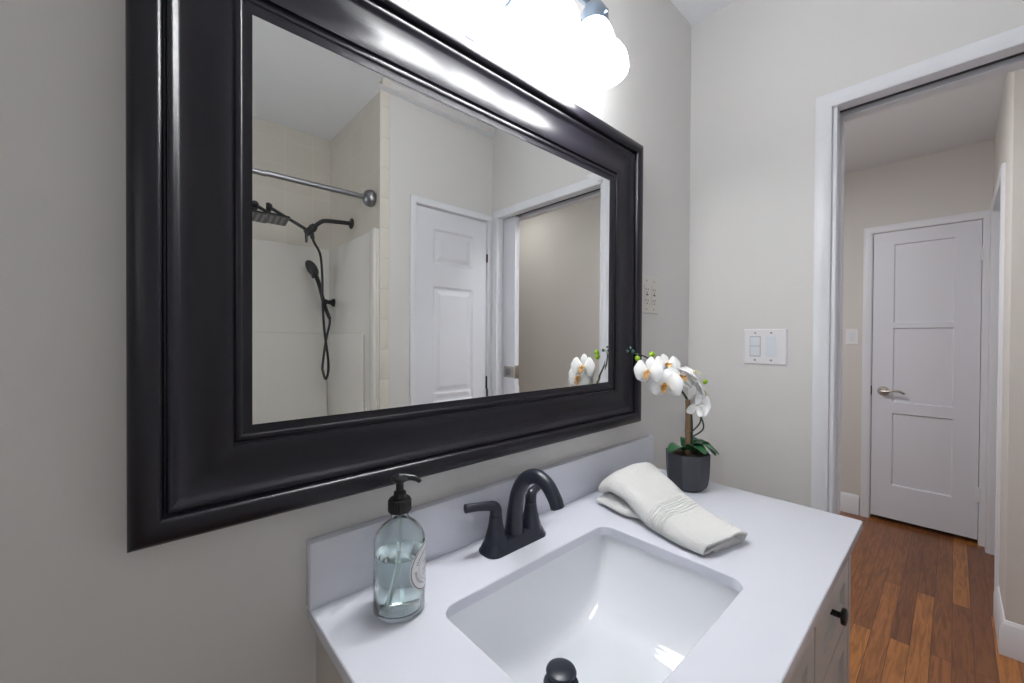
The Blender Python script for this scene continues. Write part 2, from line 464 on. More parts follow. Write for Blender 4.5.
# narrow panel door reflected in the mirror
d2 = thing('door_2', 'narrow white raised-panel door beside the shower, seen in the mirror', 'door', (1.322, YO, 0.0), kind='structure')
bm = BM()
panel_door(bm, lambda a, d, z: (a, YO - 0.006 - d, z), 1.083, 1.562, 0.012, 1.986, 0.035,
           [(1.189, 1.464, 0.20, 0.80), (1.189, 1.464, 0.955, 1.562), (1.189, 1.464, 1.683, 1.880)], 0.008, raised=True)
finish('door_panel', bm, M['door'], d2, smooth=False)
for za, zb in ((1.739, 1.788), (0.96, 1.04), (0.20, 0.28)):
    bm = BM(); add_tube(bm, [(1.5645, YO + 0.001, za), (1.5645, YO + 0.001, zb)], 0.0055, n=10)
    o = finish('hinge', bm, M['dark'], d2); o['label'] = 'small black hinge'
bm = BM(); add_box(bm, 1.071, 1.079, YO - 0.1, YO - 0.001, 0, 1.995); add_box(bm, 1.5655, 1.573, YO - 0.1, YO - 0.001, 0, 1.995); add_box(bm, 1.079, 1.5655, YO - 0.1, YO - 0.001, 1.989, 1.996)
struct('trim_6', bm, M['trim'], 'white jamb of the narrow panel door', 'trim')
bm = BM()
prof = 0.037
casing(bm, 'y', YO, 1, 1.077, 1.568, 1.992, 0.036, 0.014)
struct('trim_7', bm, M['trim'], 'white casing round the narrow panel door', 'trim')

# hall door with three recessed panels
d3 = thing('door_3', 'white door with three flat recessed panels at the end of the hall', 'door', (HX, -0.57, 0.0), kind='structure')
bm = BM()
pn = [(-0.714, -0.426, 0.262, 0.768), (-0.714, -0.426, 0.842, 1.360), (-0.714, -0.426, 1.396, 1.942)]
panel_door(bm, lambda a, d, z: (HX + 0.004 + d, a, z), -0.824, -0.319, 0.028, 2.030, 0.04, pn, 0.011, slope=0.006)
finish('door_panel', bm, M['door'], d3, smooth=False)
bm = BM(); hy, hz = -0.380, 0.917
add_lathe(bm, [(0.0, 0), (0.031, 0), (0.032, 0.004), (0.028, 0.010), (0.013, 0.012), (0.012, 0.045), (0.0, 0.046)], (HX + 0.004, hy, hz), (-1, 0, 0), 28, cap=False)
add_tube(bm, [(HX - 0.038, hy + 0.006, hz), (HX - 0.040, hy - 0.02, hz + 0.001), (HX - 0.040, hy - 0.055, hz + 0.008), (HX - 0.038, hy - 0.085, hz + 0.006), (HX - 0.03, hy - 0.108, hz - 0.008)], [0.011, 0.010, 0.0075, 0.007, 0.0085], n=12, sub=5)
o = finish('lever_handle', bm, M['nickel'], d3); o['label'] = 'satin nickel lever handle'
for zc in (1.815, 0.312):
    bm = BM(); add_tube(bm, [(HX - 0.006, -0.829, zc - 0.045), (HX - 0.006, -0.829, zc + 0.045)], 0.008, n=12)
    add_box(bm, HX - 0.004, HX + 0.003, -0.829, -0.812, zc - 0.043, zc + 0.043)
    finish('hinge', bm, M['trim'], d3)
bm = BM(); add_box(bm, HX - 0.004, HX + 0.002, -0.318, -0.306, hz - 0.032, hz + 0.032, bev=0.001)
o = finish('latch_plate', bm, M['dark'], d3); o['label'] = 'dark latch plate'
bm = BM()
add_box(bm, HX, HX + 0.1, -0.316, -0.308, 0, 2.034); add_box(bm, HX, HX + 0.1, -0.835, -0.8265, 0, 2.034); add_box(bm, HX, HX + 0.1, -0.8265, -0.316, 2.032, 2.04)
struct('trim_8', bm, M['trim'], 'white jamb of the three-panel hall door', 'trim')
bm = BM()
casing(bm, 'x', HX, -1, -0.313, -0.829, 2.033, 0.048, 0.016)
struct('trim_9', bm, M['trim'], 'white casing round the three-panel hall door', 'trim')
# side opening in the hall
bm = BM()
casing(bm, 'y', WY, 1, 2.975, 3.74, 2.05, 0.045, 0.014)
add_box(bm, 2.965, 2.98, WY - 0.1, WY, 0, 2.05); add_box(bm, 3.735, 3.75, WY - 0.1, WY, 0, 2.05); add_box(bm, 2.98, 3.735, WY - 0.1, WY, 2.045, 2.06)
struct('trim_10', bm, M['trim'], 'white casing of the side opening in the hall', 'trim')

# ------------------------------------------------------------------ mirror
FX0, FX1, FZ0, FZ1, FWD = -0.0145, 1.1690, 1.0125, 1.8845, 0.1335
mir = thing('wall_mirror', 'large wall mirror in a wide moulded espresso frame hanging over the vanity', 'mirror', (0.577, 0, 1.448))
prof = [(0.0, 0.0005), (0.0, 0.0400), (0.0012, 0.0428), (0.004, 0.0462), (0.008, 0.0488), (0.013, 0.0506), (0.018, 0.0511), (0.023, 0.0504), (0.0270, 0.0489),
        (0.0300, 0.0468), (0.0318, 0.0446), (0.0324, 0.0420), (0.0328, 0.0350), (0.0345, 0.0335), (0.0365, 0.0338), (0.0370, 0.0368), (0.0380, 0.0383), (0.0395, 0.0387), (0.0415, 0.0378), (0.0445, 0.0354),
        (0.048, 0.0325), (0.052, 0.0300), (0.057, 0.0278), (0.062, 0.0264), (0.068, 0.0257), (0.074, 0.0258), (0.080, 0.0266), (0.086, 0.0275), (0.092, 0.0280), (0.098, 0.0276), (0.103, 0.0264), (0.1078, 0.0244),
        (0.1084, 0.0196), (0.1108, 0.0190), (0.1118, 0.0202), (0.1135, 0.0214), (0.1158, 0.0219), (0.1182, 0.0214), (0.1200, 0.0198), (0.1208, 0.0190), (0.1225, 0.0186), (0.1280, 0.0184), (0.1335, 0.0182), (0.1335, 0.0005)]
bm = BM()
rows = []
for sx, sz in ((0, 0), (1, 0), (1, 1), (0, 1)):
    rows.append([bm.verts.new(((FX0 + s) if sx == 0 else (FX1 + 0.001 - s * 1.075), -h, (FZ0 + s) if sz == 0 else (FZ1 + 0.002 - s * 1.055))) for s, h in prof])
grid_faces(bm, rows, closed_u=True, closed_v=True)
finish('frame', bm, M['frame'], mir, angle=40)
bm = BM()
bw, tilt = 0.0195, math.tan(math.radians(1.0))
yo, yi = -0.0170 - bw * tilt, -0.0170
e = 0.002
gx0, gx1, gz0, gz1 = FX0 + FWD - e, FX1 + 0.001 - FWD * 1.075 + e, FZ0 + FWD - e, FZ1 + 0.002 - FWD * 1.055 + e
O = [bm.verts.new(p) for p in ((gx0, yo, gz0), (gx1, yo, gz0), (gx1, yo, gz1), (gx0, yo, gz1))]
I = [bm.verts.new(p) for p in ((gx0 + bw, yi, gz0 + bw), (gx1 - bw, yi, gz0 + bw), (gx1 - bw, yi, gz1 - bw), (gx0 + bw, yi, gz1 - bw))]
Bk = [bm.verts.new((v.co.x, -0.004, v.co.z)) for v in O]
bm.faces.new(I)
for k in range(4):
    bm.faces.new((O[k], O[(k + 1) % 4], I[(k + 1) % 4], I[k]))
    bm.faces.new((Bk[k], Bk[(k + 1) % 4], O[(k + 1) % 4], O[k]))
bm.faces.new(Bk[::-1])
finish('mirror_glass', bm, M['mirror'], mir, smooth=False)

# ------------------------------------------------------------------ vanity light
LX = (0.800, 0.616, 0.432); LY, LZ = -0.124, 1.914
vl = thing('vanity_light', 'three-shade wall light with glowing bell-shaped glass shades above the mirror', 'wall light', (0.612, 0, 2.08))
bm = BM(); add_box(bm, 0.575, 0.650, -0.022, -0.0005, 2.020, 2.16, bev=0.006, seg=3)
finish('backplate', bm, M['fitter'], vl)
bm = BM(); add_tube(bm, [(0.34, -0.055, 2.155), (0.885, -0.055, 2.155)], 0.009, n=14); add_tube(bm, [(0.608, -0.02, 2.12), (0.608, -0.035, 2.15), (0.608, -0.055, 2.155)], 0.009, sub=4)
finish('bar', bm, M['fitter'], vl)
shade_prof_o = [(0.024, 0.120), (0.030, 0.114), (0.037, 0.102), (0.043, 0.088), (0.047, 0.074), (0.051, 0.062), (0.058, 0.051), (0.068, 0.040), (0.076, 0.027), (0.0795, 0.013), (0.080, 0.0)]
shade_prof_i = [(r - 0.003, h) for r, h in shade_prof_o[::-1]]
for lx in LX:
    bm = BM(); add_tube(bm, [(lx, -0.055, 2.155), (lx, -0.085, 2.158), (lx, -0.110, 2.140), (lx, LY, 2.098)], 0.0065, sub=5)
    finish('arm', bm, M['fitter'], vl)
    bm = BM(); add_lathe(bm, shade_prof_o + shade_prof_i, (lx, LY, LZ), (0, 0, 1), 40, cap=False)
    sh = finish('lamp_shade', bm, M['shade'], vl)
    bm = BM(); add_lathe(bm, [(0.0, 0.165), (0.013, 0.165), (0.020, 0.158), (0.031, 0.140), (0.033, 0.128), (0.033, 0.110), (0.029, 0.110), (0.0, 0.121)], (lx, LY, LZ), (0, 0, 1), 32, cap=False)
    for k in range(3):
        a = math.radians(20 + 120 * k)
        add_tube(bm, [(lx + 0.031 * math.cos(a), LY + 0.031 * math.sin(a), LZ + 0.120), (lx + 0.043 * math.cos(a), LY + 0.043 * math.sin(a), LZ + 0.120)], 0.0035, n=8)
    finish('fitter', bm, M['fitter'], sh)
    bm = BM(); add_lathe(bm, [(0.012, 0.112), (0.013, 0.09), (0.022, 0.066), (0.029, 0.045), (0.026, 0.028), (0.015, 0.018), (0.0, 0.015)], (lx, LY, LZ), (0, 0, 1), 24, cap=False)
    finish('bulb', bm, M['shade'], sh)

# added flush ceiling fixtures, out of view, one at each hall fill light
for nm, lx, ly, lab in (('added_ceiling_light', 2.16, -1.9, 'added, unseen round flush ceiling light over the rear of the hall'), ('added_ceiling_light', 2.16, 0.08, 'added, unseen round flush ceiling light over the hall doorway')):
    c = thing(nm, lab, 'ceiling light', (lx, ly, H))
    bm = BM(); add_lathe(bm, [(0.0, 0), (0.17, 0), (0.17, -0.018), (0.155, -0.022), (0.0, -0.022)], (lx, ly, H - 0.0005), (0, 0, 1), 40, cap=False)
    finish('base', bm, M['steel'], c)
    bm = BM(); add_lathe(bm, [(0.150, -0.0225), (0.145, -0.035), (0.12, -0.048), (0.08, -0.056), (0.0, -0.060)], (lx, ly, H - 0.0005), (0, 0, 1), 40, cap=False)
    finish('diffuser', bm, M['opal'], c)

# ------------------------------------------------------------------ vanity cabinet
CT, CTH = 0.8363, 0.020
van = thing('vanity_cabinet', 'greige shaker vanity cabinet under the white countertop', 'cabinet', (0.745, -0.28, 0))
bm = BM()
VX0, VX1, VYF, VZ1 = 0.213, 1.278, -0.548, CT - CTH - 0.0003
add_box(bm, VX0, VX1, -0.53, -0.0005, 0.10, 0.60)
add_box(bm, VX0, VX0 + 0.018, -0.53, -0.0005, 0.60, VZ1)
add_box(bm, VX1 - 0.018, VX1, -0.53, -0.0005, 0.60, VZ1)
add_box(bm, VX0 + 0.018, VX1 - 0.018, -0.018, -0.0005, 0.60, VZ1)
add_box(bm, 0.02 + VX0, VX1 - 0.02, -0.48, -0.01, 0.0, 0.10)
finish('carcass', bm, M['cabinet'], van, smooth=False)
bm = BM()
for x0, x1, z0, z1 in ((VX0, 0.238, 0.10, VZ1), (0.905, 0.930, 0.10, VZ1), (1.255, VX1, 0.10, VZ1), (0.238, 0.905, 0.765, VZ1), (0.930, 1.255, 0.765, VZ1), (0.238, 0.905, 0.10, 0.115), (0.930, 1.255, 0.10, 0.115)):
    add_box(bm, x0, x1, VYF, -0.53, z0, z1)
finish('face_frame', bm, M['cabinet'], van, smooth=False)
def shaker(x0, x1, z0, z1, rail):
    bm = BM()
    panel_door(bm, lambda a, d, z: (a, VYF + 0.001 + d, z), x0, x1, z0, z1, 0.017, [(x0 + rail, x1 - rail, z0 + rail, z1 - rail)], 0.008, slope=0.0015)
    return bm
def knob(x, z, par):
    bm = BM()
    add_lathe(bm, [(0.0, 0), (0.0065, 0), (0.0062, 0.016), (0.009, 0.018), (0.0165, 0.0195), (0.0172, 0.023), (0.0165, 0.027), (0.011, 0.0285), (0.0, 0.029)], (x, VYF + 0.009, z), (0, -1, 0), 24, cap=False)
    o = finish('knob', bm, M['pump'], par); o['label'] = 'round black knob'
for x0, x1 in ((0.241, 0.570), (0.574, 0.902)):
    d = finish('door', shaker(x0, x1, 0.118, 0.762, 0.05), M['cabinet'], van, smooth=False)
for z0, z1 in ((0.610, 0.764), (0.364, 0.606), (0.118, 0.360)):
    d = finish('drawer', shaker(0.933, 1.252, z0, z1, 0.05), M['cabinet'], van, smooth=False)
    knob(1.0925, (z0 + z1) / 2 + 0.004, d)

# ------------------------------------------------------------------ countertop with sink cut-out and backsplash
ct = thing('countertop', 'white quartz vanity countertop with a low backsplash and rectangular sink cut-out', 'countertop', (0.744, -0.28, CT))
cx0, cx1, cyf = 0.1972, 1.2914, -0.5682
sx, sy, shx, shy = 0.5785, -0.3115, 0.2275, 0.1555
bm = BM()
def loop(pts, z):
    vs = [bm.verts.new((x, y, z)) for x, y in pts]
    return vs, [bm.edges.new((vs[i], vs[(i + 1) % len(vs)])) for i in range(len(vs))]
hole = rrect(sx, sy, shx, shy, 0.030, 8)
hole2 = rrect(sx, sy, shx - 0.0015, shy - 0.0015, 0.0285, 8)
outer = rrect((cx0 + cx1) / 2, (cyf - 0.0005) / 2, (cx1 - cx0) / 2, (-cyf - 0.0005) / 2, 0.006, 3)
outer_i = rrect((cx0 + cx1) / 2, (cyf - 0.0005) / 2, (cx1 - cx0) / 2 - 0.0015, (-cyf - 0.0005) / 2 - 0.0015, 0.0045, 3)
vo, eo = loop(outer_i, CT); vh, eh = loop(hole, CT)
bmesh.ops.triangle_fill(bm, use_beauty=True, use_dissolve=False, edges=eo + eh)
lv = [vo]
for pts, z in ((outer, CT - 0.0015), (outer, CT - CTH + 0.001), (outer_i, CT - CTH)):
    lv.append([bm.verts.new((x, y, z)) for x, y in pts])
grid_faces(bm, lv, closed_u=True)
hv = [vh]
for pts, z in ((hole2, CT - 0.0015), (hole2, CT - CTH)):
    hv.append([bm.verts.new((x, y, z)) for x, y in pts])
grid_faces(bm, hv, closed_u=True)
e1 = [bm.edges.get((lv[-1][i], lv[-1][(i + 1) % len(outer)])) for i in range(len(outer))]
e2 = [bm.edges.get((hv[-1][i], hv[-1][(i + 1) % len(hole)])) for i in range(len(hole))]
bmesh.ops.triangle_fill(bm, use_beauty=True, use_dissolve=False, edges=e1 + e2)
finish('slab', bm, M['quartz'], ct, angle=20)
bm = BM(); add_box(bm, cx0, cx1, -0.022, -0.0005, CT, CT + 0.1075, bev=0.0015)
finish('backsplash', bm, M['quartz'], ct)

# ------------------------------------------------------------------ sink basin
sk = thing('sink', 'white rectangular undermount ceramic sink set in the countertop', 'sink', (sx, sy, CT - CTH))
bm = BM()
bx, by, bd = shx + 0.004, shy + 0.004, 0.158
zt = CT - CTH - 0.0006
def sgrid(n):
    return [math.copysign(1 - (1 - abs(t)) ** 2.6, t) for t in [(-1 + 2 * k / n) for k in range(n + 1)]]
U = sgrid(80); Vv = sgrid(72)
def depth(s, t):
    a = max(0, 1 - abs(s) ** 4.0) ** 0.62
    c = max(0, 1 - abs(t) ** 16.0) ** 0.50
    return bd * a * c
dx, dy = (0.567 - sx) / bx, (-0.262 - sy) / by
rows = []
def draft(s, t, d):
    k = d / bd
    return sx + s * bx * (1 - 0.015 * k), sy + t * by * (1 - 0.035 * k)
for t in Vv:
    row = []
    for s in U:
        d = depth(s, t); x, y = draft(s, t, d)
        row.append(bm.verts.new((x, y, zt - d)))
    rows.append(row)
grid_faces(bm, rows)
rim = []
bord = rows[0][:] + [r[-1] for r in rows[1:]] + rows[-1][::-1][1:] + [r[0] for r in rows[::-1][1:-1]]
ring = []
for v in bord:
    ox = max(-1, min(1, (v.co.x - sx) / bx)); oy = max(-1, min(1, (v.co.y - sy) / by))
    px = sx + ox * bx + (0.02 if ox > 0.9999 else -0.02 if ox < -0.9999 else 0)
    py = sy + oy * by + (0.02 if oy > 0.9999 else -0.02 if oy < -0.9999 else 0)
    ring.append(bm.verts.new((px, py, zt)))
n = len(bord)
for k in range(n):
    bm.faces.new((bord[k], bord[(k + 1) % n], ring[(k + 1) % n], ring[k]))
o = finish('basin', bm, M['ceramic'], sk, angle=80)
sm = o.modifiers.new('thick', 'SOLIDIFY'); sm.thickness = 0.008; sm.offset = -1
dc = (0.548, -0.248); dz = zt - bd
bm = BM(); add_lathe(bm, [(0.0, 0.001), (0.028, 0.001), (0.030, 0.003), (0.0315, 0.006), (0.030, 0.009), (0.024, 0.010), (0.020, 0.006), (0.0, 0.006)], (dc[0], dc[1], dz), (0, 0, 1), 36, cap=False)
o = finish('drain_flange', bm, M['black'], sk)
bm = BM(); add_lathe(bm, [(0.0, 0.0065), (0.010, 0.0065), (0.010, 0.020), (0.019, 0.021), (0.0255, 0.024), (0.0272, 0.027), (0.0255, 0.0305), (0.019, 0.0335), (0.009, 0.035), (0.0, 0.0354)], (dc[0], dc[1], dz), (0, 0, 1), 36, cap=False)
o = finish('drain_stopper', bm, M['black'], sk); o['label'] = 'matte black pop-up stopper'

# ------------------------------------------------------------------ faucet
fx, fy = 0.589, -0.078
fa = thing('faucet', 'matte black two-handle arched faucet behind the sink', 'faucet', (fx, fy, CT))
bm = BM()
lv = []
for hx, hy, r, z in ((0.0835, 0.0290, 0.022, 0.0), (0.0835, 0.0290, 0.022, 0.0035), (0.081, 0.027, 0.020, 0.006), (0.076, 0.0235, 0.018, 0.017), (0.073, 0.021, 0.017, 0.021), (0.069, 0.0175, 0.014, 0.0225)):
    lv.append([bm.verts.new((x, y, CT + 0.0003 + z)) for x, y in rrect(fx, fy, hx, hy, r, 6)])
grid_faces(bm, lv, closed_u=True); bm.faces.new(lv[0][::-1]); bm.faces.new(lv[-1])
finish('base_plate', bm, M['black'], fa, angle=40)
bm = BM()
z0 = CT + 0.012
add_tube(bm, [(fx, fy + 0.001, z0), (fx, fy - 0.001, z0 + 0.03), (fx, fy - 0.005, z0 + 0.066), (fx, fy - 0.014, z0 + 0.103), (fx, fy - 0.036, z0 + 0.134), (fx, fy - 0.067, z0 + 0.147),
              (fx, fy - 0.096, z0 + 0.138), (fx, fy - 0.116, z0 + 0.116), (fx, fy - 0.124, z0 + 0.100)],
         [0.0215, 0.0185, 0.0165, 0.0155, 0.0150, 0.0148, 0.0145, 0.0140, 0.0136], n=24, sub=6)
sp = finish('spout', bm, M['black'], fa, angle=50)
bm = BM(); d = Vector((0, -0.008, -0.018)).normalized(); p = Vector((fx, fy - 0.124, z0 + 0.100))
add_lathe(bm, [(0.0105, -0.002), (0.0105, 0.0015), (0.0, 0.0015)], p, d, 20, cap=False)
finish('aerator', bm, M['dark'], sp)
for s in (-1, 1):
    hx0 = fx + s * 0.051
    bm = BM()
    add_lathe(bm, [(0.0262, 0.010), (0.0250, 0.018), (0.0220, 0.028), (0.0182, 0.042), (0.0152, 0.056), (0.0135, 0.068), (0.0128, 0.073), (0.0120, 0.0735)], (hx0, fy, CT), (0, 0, 1), 28)
    h = finish('handle', bm, M['black'], fa, angle=50)
    bm = BM()
    add_tube(bm, [(hx0, fy, CT + 0.0745), (hx0, fy, CT + 0.084), (hx0 + s * 0.004, fy + 0.001, CT + 0.0915), (hx0 + s * 0.016, fy + 0.004, CT + 0.0955), (hx0 + s * 0.040, fy + 0.010, CT + 0.0985), (hx0 + s * 0.066, fy + 0.016, CT + 0.1000)],
             [0.0125, 0.0126, 0.0115, 0.0095, 0.0085, 0.0088], n=18, sub=5)
    finish('lever', bm, M['black'], h, angle=50)

# ------------------------------------------------------------------ soap dispenser
bx0, by0 = 0.307, -0.110
so = thing('soap_dispenser', 'clear glass soap bottle with a black pump standing left of the faucet', 'soap dispenser', (bx0, by0, CT))
R = 0.0405
bm = BM()
outp = [(0.0, 0.0008), (R - 0.008, 0.0), (R - 0.003, 0.0015), (R, 0.006), (R, 0.110), (R - 0.0008, 0.117), (R - 0.004, 0.126), (R - 0.011, 0.135), (0.021, 0.142), (0.0155, 0.146), (0.0140, 0.150), (0.0140, 0.158)]
inp = [(0.0118, 0.158), (0.0118, 0.149), (0.0150, 0.1435), (0.0200, 0.1390), (R - 0.0135, 0.1325), (R - 0.0065, 0.1235), (R - 0.0035, 0.1155), (R - 0.0028, 0.109), (R - 0.0028, 0.012), (R - 0.006, 0.0075), (R - 0.014, 0.006), (0.0, 0.0075)]
add_lathe(bm, outp + inp, (bx0, by0, CT + 0.0003), (0, 0, 1), 48, cap=False)
bot = finish('bottle', bm, M['glass'], so, angle=60)
bm = BM()
Ri = R - 0.0031
add_lathe(bm, [(0.0, 0.0080), (R - 0.0145, 0.0064), (R - 0.0064, 0.0078), (Ri, 0.0122), (Ri, 0.094), (Ri - 0.001, 0.0930), (0.0, 0.0926)], (bx0, by0, CT + 0.0003), (0, 0, 1), 48, cap=False)
finish('liquid', bm, M['liquid'], so, angle=60)
bm = BM(); add_tube(bm, [(bx0, by0, CT + 0.150), (bx0 - 0.001, by0, CT + 0.10), (bx0 - 0.006, by0 - 0.002, CT + 0.06), (bx0 - 0.022, by0 - 0.004, CT + 0.012)], 0.0034, n=12, sub=5)
finish('dip_tube', bm, M['tube'], so)
bm = BM()
add_lathe(bm, [(0.0, 0.159), (0.0176, 0.159)] + [(0.0176, 0.178), (0.0160, 0.1800), (0.0110, 0.1805), (0.0100, 0.186), (0.0095, 0.190), (0.0062, 0.191), (0.0058, 0.204), (0.0095, 0.206), (0.0135, 0.2095), (0.0142, 0.213), (0.012, 0.2155), (0.0, 0.216)], (bx0, by0, CT), (0, 0, 1), 32, cap=False)
for k in range(28):
    a = 2 * PI * k / 28
    add_box_c = (bx0 + 0.0176 * math.cos(a), by0 + 0.0176 * math.sin(a))
    add_tube(bm, [(add_box_c[0], add_box_c[1], CT + 0.1605), (add_box_c[0], add_box_c[1], CT + 0.1765)], 0.0008, n=6)
nd = Vector((0.80, -0.60, 0)).normalized()
q = Vector((bx0, by0, CT + 0.2125))
add_tube(bm, [q, q + nd * 0.012 + Vector((0, 0, 0.0005)), q + nd * 0.023 - Vector((0, 0, 0.0015)), q + nd * 0.030 - Vector((0, 0, 0.005)), q + nd * 0.032 - Vector((0, 0, 0.008))], [0.0065, 0.0055, 0.0045, 0.0038, 0.0034], n=12, sub=4)
finish('pump', bm, M['pump'], so)
LA, LZc, LR = math.radians(-42), 0.073, 0.038
def lab_pt(u, v, off):
    a = LA + u / R
    return (bx0 + (R + off) * math.cos(a), by0 + (R + off) * math.sin(a), CT + LZc + v)
def lab_disc(bm, r0, r1, off, n=56, m=6, a0=0, a1=2 * PI):
    rows = []
    for i in range(m + 1):
        r = r0 + (r1 - r0) * i / m
        rows.append([bm.verts.new(lab_pt(r * math.cos(a0 + (a1 - a0) * k / n), r * math.sin(a0 + (a1 - a0) * k / n), off)) for k in range(n + 1)])
    grid_faces(bm, rows)
bm = BM(); lab_disc(bm, 0.0003, LR, 0.0005, 56, 14)
lb = finish('label', bm, M['label'], so); lb['label'] = 'round white paper label with grey print'
bm = BM(); lab_disc(bm, LR - 0.0035, LR - 0.0015, 0.0008)
lab_disc(bm, 0.0205, 0.0211, 0.0008)
random.seed(3)
for k in range(44):                                  # worn, unreadable print round the rim and across the middle
    a = 2 * PI * k / 44
    if k % 11 in (9, 10): continue
    lab_disc(bm, 0.0235 + random.random() * 0.0012, 0.0295 - random.random() * 0.002, 0.0008, 2, 1, a, a + 0.07)
for j, (vv, hw) in enumerate(((0.009, 0.008), (-0.004, 0.010), (-0.010, 0.012))):
    for k in range(9):
        u = -hw + 2 * hw * k / 8
        rows = [[bm.verts.new(lab_pt(u + du, vv + dv, 0.0008)) for du in (-0.0005, 0.0005)] for dv in (-0.0016, 0.0012 + 0.001 * random.random())]
        grid_faces(bm, rows)
finish('label_print', bm, M['grey'], lb)

# ------------------------------------------------------------------ towel
def make_towel():
    bm = BM()
    # cross-section (a across, from the folded left edge to the right edge; b height): layers folded over one another
    sec = [(0.93, 0.05), (0.70, 0.04), (0.40, 0.03), (0.12, 0.03), (0.02, 0.05), (-0.03, 0.12), (-0.02, 0.21), (0.06, 0.27), (0.20, 0.28), (0.45, 0.27), (0.70, 0.28), (0.80, 0.33), (0.80, 0.43), (0.70, 0.48),
           (0.45, 0.47), (0.20, 0.46), (0.10, 0.48), (0.06, 0.54), (0.02, 0.60), (-0.005, 0.74), (0.03, 0.90), (0.12, 0.985), (0.30, 1.02), (0.60, 1.0), (0.85, 0.92), (0.97, 0.76), (1.0, 0.52), (1.0, 0.28), (0.99, 0.08)]
    sec2 = [(0.93, 0.06), (0.75, 0.05), (0.55, 0.05), (0.36, 0.05), (0.30, 0.07), (0.28, 0.12), (0.29, 0.17), (0.33, 0.20), (0.40, 0.21), (0.55, 0.21), (0.72, 0.22), (0.80, 0.26), (0.80, 0.33), (0.70, 0.36),
            (0.45, 0.34), (0.20, 0.22), (0.09, 0.16), (0.03, 0.16), (0.0, 0.22), (-0.015, 0.45), (0.01, 0.72), (0.08, 0.92), (0.28, 1.02), (0.60, 0.98), (0.85, 0.93), (0.97, 0.80), (1.0, 0.60), (0.995, 0.36), (0.98, 0.10)]
    sp1 = smooth_path([(a, 0, b) for a, b in sec], 4)
    sp2 = smooth_path([(a, 0, b) for a, b in sec2], 4)
    NL = 60
    nk = len(sp1)
    rows = []
    for i in range(NL + 1):
        t = i / NL
        y = -0.080 - 0.305 * t
        q = max(0.0, min(1.0, (t - 0.28) / 0.30)); q = q * q * (3 - 2 * q)
        xl = 0.892 - 0.020 * math.sin(t * PI * 0.9) - 0.046 * t + 0.010 * math.sin(t * 5.0)
        wdt = 0.258 - 0.130 * t ** 0.7 + 0.004 * math.sin(t * 7)
        hgt = 0.056 * (1 - t) ** 1.2 + 0.024 + 0.010 * math.sin(PI * min(1, t * 1.9)) * (1 - t)
        if t < 0.14: hgt *= 0.62 + 0.38 * math.sin(t / 0.14 * PI / 2)
        row = []
        for k in range(nk):
            p = sp1[k].lerp(sp2[k], q)
            a, bb = p.x, p.z
            top = max(0, min(1, (bb - 0.5) * 2.5))
            nz = noise.noise(Vector((a * 3.1, t * 5.2, bb * 2.0 + 3.3)))
            n2 = noise.noise(Vector((a * 8, t * 11, 7.7)))
            x = xl + a * wdt + 0.004 * nz
            z = bb * hgt + top * (0.0045 * nz + 0.0018 * n2)
            z -= top * 0.0030 * math.exp(-((t - 0.52) / 0.018) ** 2)
            yy = y - a * 0.034 * t + 0.003 * n2 + 0.008 * (1 - bb) * max(0, t - 0.85) / 0.15 + 0.012 * math.sin(a * 2.8) * (1 - t)
            row.append(bm.verts.new((x, yy, CT + 0.0035 + max(0.0, z))))
        rows.append(row)
    sp = sp1
    fs = grid_faces(bm, rows)
    uv = bm.loops.layers.uv.new('UVMap')
    idx = {}
    for i, r in enumerate(rows):
        for k, v in enumerate(r): idx[v] = (k / nk, i / NL)
    for f in bm.faces:
        for l in f.loops: l[uv].uv = idx[l.vert]
    o = finish('hand_towel', bm, M['towel'], angle=180)
    s = o.modifiers.new('thick', 'SOLIDIFY'); s.thickness = 0.0062; s.offset = 0
    s2 = o.modifiers.new('sub', 'SUBSURF'); s2.levels = 1; s2.render_levels = 2
    return o
tag(make_towel(), 'folded white terry hand towel with a ribbed border lying right of the sink', 'towel')

# ------------------------------------------------------------------ orchid
OX, OY = 1.190, -0.184
orc = thing('potted_orchid', 'white orchid with lime buds in a dark faceted pot on the countertop', 'potted plant', (OX, OY, CT))
bm = BM()
lv = []
NF = 8
def hexr(a, r, k):
    s = PI / NF
    m = (a % (2 * s)) - s
    return r * ((1 - k) + k * math.cos(s) / math.cos(m))
for r, z, k in ((0.0, 0.001, 0), (0.030, 0.0, 0), (0.040, 0.002, 0.4), (0.047, 0.008, 0.8), (0.0515, 0.018, 1), (0.0545, 0.040, 1), (0.056, 0.075, 1), (0.0565, 0.102, 1), (0.0565, 0.106, 1), (0.053, 0.106, 1), (0.052, 0.094, 1), (0.0, 0.092, 0)):
    row = []
    for j in range(64):
        a = 2 * PI * j / 64
        rr = max(hexr(a, r * 1.10, k), 1e-5)
        row.append(bm.verts.new((OX + rr * math.cos(a + 0.2), OY + rr * math.sin(a + 0.2), CT + 0.0003 + z)))
    lv.append(row)
grid_faces(bm, lv, closed_u=True)
finish('pot', bm, M['slate'], orc, angle=18)
bm = BM()
add_lathe(bm, [(0.0545, 0.0935), (0.052, 0.099), (0.035, 0.102), (0.015, 0.1035), (0.0, 0.104)], (OX, OY, CT), (0, 0, 1), 40, cap=False)
for v in bm.verts: v.co.z += 0.003 * noise.noise(v.co * 90)
finish('soil', bm, M['soil'], orc)
bm = BM()
SX, SY = OX - 0.012, OY - 0.006
add_tube(bm, [(SX, SY, CT + 0.098), (SX - 0.001, SY, CT + 0.150), (SX - 0.001, SY, CT + 0.20), (SX - 0.004, SY, CT + 0.262)], [0.0078, 0.0074, 0.0070, 0.0068], n=14, sub=5)
add_lathe(bm, [(0.0065, -0.004), (0.0096, 0), (0.0065, 0.004)], (SX - 0.001, SY, CT + 0.170), (0, 0, 1), 14, cap=False)
